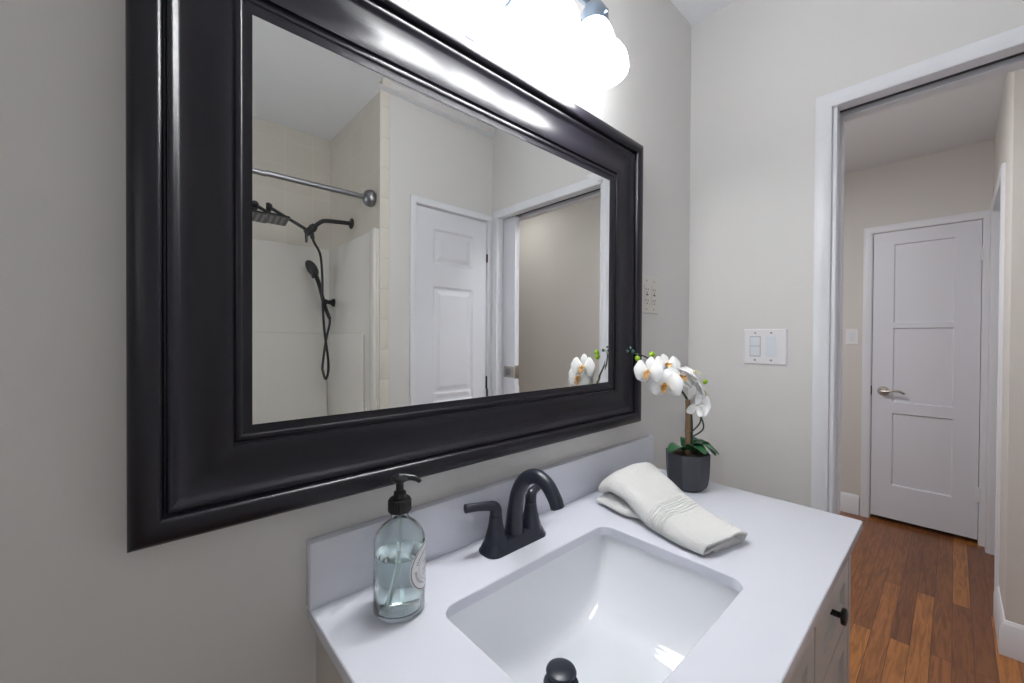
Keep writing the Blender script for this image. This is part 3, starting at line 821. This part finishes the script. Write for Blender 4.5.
finish('stake', bm, M['stake'], orc)
# flower spikes
bm = BM()
spike = [(SX + 0.010, SY - 0.004, CT + 0.098), (SX + 0.012, SY - 0.005, CT + 0.19), (SX + 0.008, SY + 0.004, CT + 0.255), (1.172, -0.150, CT + 0.312), (1.152, -0.118, CT + 0.350), (1.118, -0.088, CT + 0.384), (1.078, -0.062, CT + 0.398)]
add_tube(bm, spike, [0.0042, 0.004, 0.0036, 0.003, 0.0026, 0.0022, 0.0016], n=10, sub=6)
add_tube(bm, [(SX + 0.012, SY - 0.005, CT + 0.165), (SX + 0.035, SY - 0.022, CT + 0.200), (1.162, -0.222, 1.103)], 0.0022, n=8, sub=5)
add_tube(bm, [(SX + 0.012, SY - 0.005, CT + 0.150), (SX + 0.040, SY - 0.028, CT + 0.178), (1.164, -0.224, 1.077)], 0.0022, n=8, sub=5)
finish('stem', bm, M['stem'], orc)

def ribbon(bm, base, tip, width, normal, lift=0.0, cup=0.0, nL=10, nW=6, shape=None, droop=0.0):
    base = Vector(base); tip = Vector(tip); d = tip - base; L = d.length; d.normalize()
    nrm = Vector(normal); nrm = (nrm - d * nrm.dot(d)).normalized(); s = d.cross(nrm)
    rows = []
    for i in range(nL + 1):
        t = i / nL
        wv = shape(t) if shape else math.sin(PI * min(0.97, 0.05 + 0.95 * t)) ** 0.6
        row = []
        for j in range(nW + 1):
            u = -1 + 2 * j / nW
            p = base + d * (L * t) + s * (u * wv * width / 2) + nrm * (lift * math.sin(PI * t) - cup * u * u * wv - droop * t * t)
            row.append(bm.verts.new(p))
        rows.append(row)
    grid_faces(bm, rows)

def solid(o, th):
    m = o.modifiers.new('thick', 'SOLIDIFY'); m.thickness = th; m.offset = 0
    m = o.modifiers.new('sub', 'SUBSURF'); m.levels = 1; m.render_levels = 1
    return o
lshape = lambda t: (math.sin(PI * (0.12 + 0.86 * t)) ** 0.55)
for (dx_, dy_, dz_, w_, lf, dr) in ((-0.078, 0.016, 0.016, 0.050, 0.016, 0.012), (0.020, -0.074, 0.018, 0.056, 0.028, 0.022), (0.074, -0.046, 0.006, 0.056, 0.034, 0.030), (0.070, 0.020, 0.016, 0.050, 0.026, 0.018), (-0.028, -0.060, 0.018, 0.044, 0.020, 0.014)):
    bm = BM()
    b0 = (OX + dx_ * 0.08, OY + dy_ * 0.08, CT + 0.1025)
    ribbon(bm, b0, (OX + dx_, OY + dy_, CT + 0.112 + dz_), w_, (0, 0, 1), lift=lf, cup=-0.006, shape=lshape, droop=dr)
    solid(finish('leaf', bm, M['leaf'], orc, angle=180), 0.0016)

def flower(c, face, upv, sc, mats=('petal', 'lip'), seed=0):
    """moth orchid bloom: three sepals, two broad petals, a small lip"""
    rnd = random.Random(seed)
    c = Vector(c); n = Vector(face).normalized()
    u_ = Vector(upv); u_ = (u_ - n * u_.dot(n)).normalized(); r_ = u_.cross(n)
    bm = BM()
    seps = [(90, 0.040, 0.028), (215, 0.040, 0.027), (325, 0.040, 0.027)]
    for a, L, wd in seps:
        a = math.radians(a + rnd.uniform(-5, 5)); d = r_ * math.cos(a) + u_ * math.sin(a)
        ribbon(bm, c - n * 0.002 * sc + d * 0.003 * sc, c + d * L * sc - n * 0.006 * sc, wd * sc, n, lift=0.003 * sc, cup=0.003 * sc, shape=lambda t: math.sin(PI * (0.10 + 0.87 * t)) ** 0.7)
    for a in (8, 172):
        a = math.radians(a + rnd.uniform(-6, 6)); d = r_ * math.cos(a) + u_ * math.sin(a)
        ribbon(bm, c + d * 0.002 * sc + n * 0.001, c + d * 0.044 * sc + n * 0.004 * sc, 0.052 * sc, n, lift=0.006 * sc, cup=0.005 * sc, nW=8,
               shape=lambda t: (0.22 + 0.95 * math.sin(PI * min(1, 0.62 * t + 0.28)) * min(1, t * 1.9)) * (1 - max(0, (t - 0.72) / 0.28) ** 2.2 * 0.82))
    o = solid(finish('flower', bm, M[mats[0]], orc, angle=180), 0.0009)
    bm = BM()
    ribbon(bm, c + n * 0.003 * sc, c - u_ * 0.020 * sc + n * 0.013 * sc, 0.014 * sc, n, lift=0.004 * sc, cup=-0.004 * sc)
    for s in (-1, 1):
        ribbon(bm, c + n * 0.004 * sc - u_ * 0.002 * sc, c + r_ * s * 0.011 * sc + n * 0.014 * sc - u_ * 0.001 * sc, 0.010 * sc, u_, lift=0.002 * sc, cup=0.001)
    add_ball(bm, c + n * 0.006 * sc + u_ * 0.002 * sc, 0.0042 * sc, 0.0042 * sc, 0.0042 * sc, n=10)
    solid(finish('lip', bm, M[mats[1]], o, angle=180), 0.0010)
    return o
toc = lambda c: (CAM - Vector(c))
flower((1.056, -0.132, 1.182), (-1.0, 0.05, 0.02), (0.15, 0, 1), 1.08, seed=1)
flower((1.202, -0.112, 1.195), (-0.55, -0.70, 0.40), (0.0, 0, 1), 0.98, seed=2)
flower((1.085, -0.168, 1.146), (-1.0, -0.10, 0.05), (0.35, 0.1, 1), 1.16, seed=3)
flower((1.132, -0.186, 1.164), (-0.2, -0.75, 0.65), (0.2, 0, 1), 1.05, seed=4)
flower((1.151, -0.212, 1.176), (0.15, -0.55, 0.85), (0.0, 0.2, 1), 1.02, ('petal', 'cream'), seed=5)
flower((1.165, -0.226, 1.128), (0.45, -0.75, 0.35), (0.1, 0, 1), 1.12, ('petal', 'cream'), seed=6)
flower((1.155, -0.228, 1.087), (0.85, -0.55, -0.25), (0.0, 0, 1), 1.10, ('petal', 'cream'), seed=7)
def bud(c, r, m, d=(0, 0, 1)):
    bm = BM()
    add_lathe(bm, [(0.0, -1.15 * r), (0.45 * r, -0.95 * r), (0.85 * r, -0.45 * r), (1.0 * r, 0.05 * r), (0.86 * r, 0.55 * r), (0.5 * r, 0.98 * r), (0.0, 1.25 * r)], c, d, 14, cap=False)
    return finish('bud', bm, M[m], orc, angle=180)
bud((1.104, -0.115, 1.229), 0.0088, 'bud', (0.1, -0.1, 1))
bud((1.070, -0.088, 1.217), 0.0080, 'bud', (-0.3, 0.1, 1))
bud((1.076, -0.070, 1.238), 0.0050, 'budd', (-0.5, 0.3, 1))
bud((1.073, -0.052, 1.238), 0.0040, 'budd', (-0.8, 0.3, 0.5))
bud((1.078, -0.060, 1.249), 0.0034, 'budd', (-0.2, 0.5, 1))
bud((1.191, -0.232, 1.153), 0.0070, 'bud', (0.5, -0.3, 1))

# ------------------------------------------------------------------ switches and outlets
def plate(bm, fmap, a0, a1, z0, z1, t=0.0055):
    lv = []
    for inset, d in ((0, 0.0004), (0, t * 0.45), (0.003, t)):
        lv.append([bm.verts.new(fmap(a, d, z)) for a, z in ((a0 + inset, z0 + inset), (a1 - inset, z0 + inset), (a1 - inset, z1 - inset), (a0 + inset, z1 - inset))])
    grid_faces(bm, lv, closed_u=True); bm.faces.new(lv[0]); bm.faces.new(lv[-1])
def fbox(bm, fmap, a0, a1, d0, d1, z0, z1, tiltz=0.0):
    vs = [bm.verts.new(fmap(a, d + (tiltz if (z == z1 and d == d1) else 0), z)) for a in (a0, a1) for d in (d0, d1) for z in (z0, z1)]
    for f in [(0, 1, 3, 2), (4, 6, 7, 5), (0, 4, 5, 1), (2, 3, 7, 6), (0, 2, 6, 4), (1, 5, 7, 3)]: bm.faces.new([vs[i] for i in f])
# double switch on the end wall: local a runs from left to right as seen (towards -y)
fm = lambda a, d, z: (X1 - d, -0.202 - a, z)
sw = thing('light_switch', 'white two-gang light switch plate on the end wall beside the doorway', 'light switch', (X1, -0.268, 1.25))
bm = BM(); plate(bm, fm, 0, 0.132, 1.188, 1.312)
finish('wall_plate', bm, M['plastic'], sw, smooth=False)
zc = 1.25
bm = BM(); fbox(bm, fm, 0.0200, 0.0535, 0.004, 0.0058, 1.216, 1.286); fr = finish('dimmer_frame', bm, M['grey'], sw, smooth=False)
bm = BM(); fbox(bm, fm, 0.0215, 0.0520, 0.005, 0.0078, 1.253, 1.284); finish('button', bm, M['plastic2'], fr, smooth=False)
bm = BM(); fbox(bm, fm, 0.0215, 0.0520, 0.005, 0.0070, 1.218, 1.2515); finish('button', bm, M['plastic2'], fr, smooth=False)
bm = BM(); fbox(bm, fm, 0.0700, 0.1020, 0.004, 0.0095, 1.2155, 1.2865, -0.0035); finish('rocker', bm, M['plastic2'], sw, smooth=False)
for a in (0.0365, 0.0860):
    for z in (1.2035, 1.2985):
        bm = BM(); add_lathe(bm, [(0.0034, 0.0045), (0.0034, 0.0060), (0.0, 0.0066)], fm(a, 0, z), (-1, 0, 0), 12)
        finish('screw', bm, M['steel'], sw)
# hall switch
fm2 = lambda a, d, z: (HX - d, -0.168 - a, z)
s2 = thing('light_switch', 'small white single light switch on the beige hall wall left of the three-panel door', 'light switch', (HX, -0.206, 1.30))
bm = BM(); plate(bm, fm2, 0, 0.075, 1.24, 1.357); finish('wall_plate', bm, M['plastic'], s2, smooth=False)
bm = BM(); fbox(bm, fm2, 0.022, 0.053, 0.004, 0.0092, 1.265, 1.332, -0.003); finish('rocker', bm, M['plastic2'], s2, smooth=False)
# outlets on the mirror wall, just right of the frame
fm3 = lambda a, d, z: (1.232 + a, -d, z)
ou = thing('wall_outlet', 'white two-gang outlet plate with dark slots on the wall right of the mirror', 'outlet', (1.29, 0, 1.425))
bm = BM(); plate(bm, fm3, 0, 0.117, 1.362, 1.489); finish('wall_plate', bm, M['almond'], ou, smooth=False)
for a in (0.0345, 0.0825):
    bm = BM(); fbox(bm, fm3, a - 0.0165, a + 0.0165, 0.004, 0.0072, 1.392, 1.459); r_ = finish('receptacle', bm, M['almond'], ou, smooth=False)
    bm = BM()
    for zc in (1.407, 1.444):
        fbox(bm, fm3, a - 0.0078, a - 0.0058, 0.0065, 0.0077, zc - 0.004, zc + 0.004)
        fbox(bm, fm3, a + 0.0058, a + 0.0078, 0.0065, 0.0077, zc - 0.0034, zc + 0.0034)
        fbox(bm, fm3, a - 0.0022, a + 0.0022, 0.0065, 0.0077, zc - 0.0125, zc - 0.0085)
    fbox(bm, fm3, a - 0.006, a + 0.006, 0.0065, 0.0082, 1.4235, 1.4280)
    finish('slots', bm, M['dark'], r_, smooth=False)
    for z in (1.377, 1.474):
        bm = BM(); add_lathe(bm, [(0.003, 0.0045), (0.003, 0.006), (0.0, 0.0065)], fm3(a, 0, z), (0, -1, 0), 12)
        finish('screw', bm, M['steel'], ou)

# ------------------------------------------------------------------ shower: surround, tub, rod, fittings
SXF = 0.866                                        # face of the surround on the plumbing wall
YSF = YB + 0.016                                   # face of the back panel
sr = thing('shower_surround', 'white moulded shower surround panels below the beige tile, seen in the mirror', 'shower surround', (0.1, YB, 0.45))
bm = BM()
add_box(bm, XL + 0.001, XP - 0.001, YB + 0.0005, YSF, 0.44, 1.826, bev=0.004)
add_box(bm, XL + 0.02, SXF - 0.0165, YSF - 0.001, YSF + 0.014, 0.441, 1.300, bev=0.006, seg=3)
finish('back_panel', bm, M['fibre'], sr)
bm = BM()
add_box(bm, SXF, XP - 0.0005, YSF - 0.002, YO - 0.005, 0.44, 1.820, bev=0.004)
add_box(bm, SXF - 0.014, SXF + 0.001, YSF + 0.002, -1.420, 0.441, 1.292, bev=0.006, seg=3)
add_box(bm, SXF - 0.018, SXF + 0.001, -1.325, YO - 0.005, 0.440, 1.822, bev=0.006, seg=3)
finish('side_panel', bm, M['fibre'], sr)
bm = BM()
tu = []
for (hx, hy, r, z) in ((0.768, 0.360, 0.01, 0.0005), (0.768, 0.360, 0.01, 0.438), (0.70, 0.285, 0.09, 0.438), (0.68, 0.27, 0.10, 0.42), (0.62, 0.22, 0.12, 0.10), (0.56, 0.18, 0.12, 0.07)):
    tu.append([bm.verts.new((x, y, z)) for x, y in rrect(0.1095, -1.6285, hx, hy, r, 6)])
grid_faces(bm, tu, closed_u=True); bm.faces.new(tu[-1]); bm.faces.new(tu[0][::-1])
tag(finish('bathtub', bm, M['fibre'], angle=40), 'white alcove bathtub below the shower surround', 'bathtub')

rod = thing('shower_curtain_rod', 'brushed metal shower curtain rod across the alcove, seen in the mirror', 'curtain rod', (0.1, -1.345, 1.985))
ry, rz = -1.348, 1.987
bm = BM(); add_tube(bm, [(XL + 0.02, ry, rz), (XP - 0.03, ry, rz)], 0.0125, n=18)
finish('rod', bm, M['steel'], rod)
for xx, s in ((XP, -1), (XL, 1)):
    bm = BM(); add_lathe(bm, [(0.0, 0.0005), (0.036, 0.0005), (0.042, 0.010), (0.043, 0.022), (0.039, 0.036), (0.029, 0.047), (0.018, 0.052), (0.0, 0.053)], (xx, ry, rz), (s, 0, 0), 28, cap=False)
    finish('flange', bm, M['steel'], rod)

sh = thing('shower_fixture', 'black shower set with rain head, hand shower and looping hose, seen in the mirror', 'shower fixture', (XP, -1.638, 1.92))
ya = -1.638
bm = BM()
add_lathe(bm, [(0.0, 0.0005), (0.030, 0.0005), (0.031, 0.005), (0.024, 0.011), (0.012, 0.014), (0.0, 0.014)], (XP, ya, 1.920), (-1, 0, 0), 26, cap=False)
finish('flange', bm, M['blackm'], sh)
bm = BM(); add_tube(bm, [(XP - 0.01, ya, 1.920), (0.80, ya, 1.914), (0.735, ya, 1.907), (0.705, ya, 1.890), (0.668, ya, 1.852)], 0.0115, n=14, sub=5)
finish('shower_arm', bm, M['blackm'], sh)
bm = BM()
add_tube(bm, [(0.682, ya, 1.868), (0.640, ya, 1.824)], 0.0185, n=18); add_tube(bm, [(0.674, ya, 1.858), (0.668, ya, 1.852)], 0.022, n=18)
add_tube(bm, [(0.640, ya, 1.845), (0.640, ya + 0.002, 1.775)], [0.009, 0.006], n=12)
add_tube(bm, [(0.665, ya, 1.84), (0.672, ya, 1.80)], 0.0105, n=12)
finish('diverter', bm, M['blackm'], sh)
bm = BM(); add_tube(bm, [(0.650, ya, 1.838), (0.46, ya, 1.928)], 0.0085, n=12); add_ball(bm, (0.465, ya, 1.926), 0.019, 0.019, 0.019)
finish('extension_arm', bm, M['blackm'], sh)
# square rain head, tipped towards the room
hc = Vector((0.452, ya - 0.010, 1.872))
nn = Vector((0.05, 0.02, 1.0)).normalized(); ax = Vector((1, 0.12, 0)); ax = (ax - nn * nn.dot(ax)).normalized(); az = nn.cross(ax)
bm = BM()
def rh(u, v, d): return hc + ax * u + az * v + nn * d
lv = []
for hw, d in ((0.088, -0.004), (0.100, -0.004), (0.102, 0.0), (0.100, 0.004), (0.02, 0.010)):
    lv.append([bm.verts.new(rh(x, y, d)) for x, y in rrect(0, 0, hw, hw, 0.012 if hw > 0.03 else 0.008, 4)])
grid_faces(bm, lv, closed_u=True); bm.faces.new(lv[0]); bm.faces.new(lv[-1])
add_tube(bm, [rh(0, 0, 0.006), (0.472, ya, 1.918)], [0.010, 0.012], n=12)
head = finish('rain_head', bm, M['blackm'], sh)
bm = BM()
for k in range(7):
    v = -0.075 + 0.025 * k
    q = [bm.verts.new(rh(v + dv, u, -0.0055)) for u, dv in ((-0.082, -0.006), (0.082, -0.006), (0.082, 0.006), (-0.082, 0.006))]
    bm.faces.new(q)
o = finish('nozzle_strips', bm, M['grey'], head, smooth=False); o.modifiers.new('t', 'SOLIDIFY').thickness = 0.001
# bracket on the plumbing wall, hand shower and hose
by_, bz_ = -1.885, 1.485
bm = BM(); add_lathe(bm, [(0.0, 0.0005), (0.026, 0.0005), (0.024, 0.010), (0.013, 0.022), (0.012, 0.040), (0.016, 0.044), (0.016, 0.062), (0.0, 0.064)], (SXF, by_, bz_), (-1, 0, 0.05), 22, cap=False)
finish('holder', bm, M['blackm'], sh)
hp = Vector((0.726, -1.835, 1.672)); hq = Vector((0.805, -1.872, 1.47)); hb = Vector((0.838, -1.876, 1.385))
bm = BM()
add_tube(bm, [hp + Vector((0.012, 0, -0.02)), Vector((0.772, -1.858, 1.585)), hq, hb], [0.014, 0.012, 0.0115, 0.0105], n=14, sub=5)
fd = Vector((-0.86, 0.16, -0.50)).normalized()
add_lathe(bm, [(0.0, -0.018), (0.030, -0.016), (0.048, -0.006), (0.052, 0.002), (0.050, 0.007), (0.0, 0.008)], hp, fd, 30, cap=False)
add_tube(bm, [hp - fd * 0.006, hp + Vector((0.014, -0.002, -0.055))], [0.02, 0.014], n=12)
hs = finish('hand_shower', bm, M['blackm'], sh)
bm = BM(); add_lathe(bm, [(0.0, 0.0085), (0.042, 0.0085), (0.042, 0.0075)], hp, fd, 26, cap=False)
finish('spray_face', bm, M['dark'], hs)
bm = BM()
add_tube(bm, [(0.672, ya, 1.80), (0.688, -1.665, 1.785), (0.735, -1.72, 1.735), (0.752, -1.74, 1.62), (0.757, -1.75, 1.487), (0.770, -1.76, 1.315), (0.800, -1.78, 1.113), (0.792, -1.80, 1.030), (0.781, -1.82, 1.075), (0.783, -1.83, 1.112), (0.808, -1.85, 1.257), (0.834, -1.872, 1.345), hb],
         0.0068, n=12, sub=8)
finish('hose', bm, M['blackm'], sh)
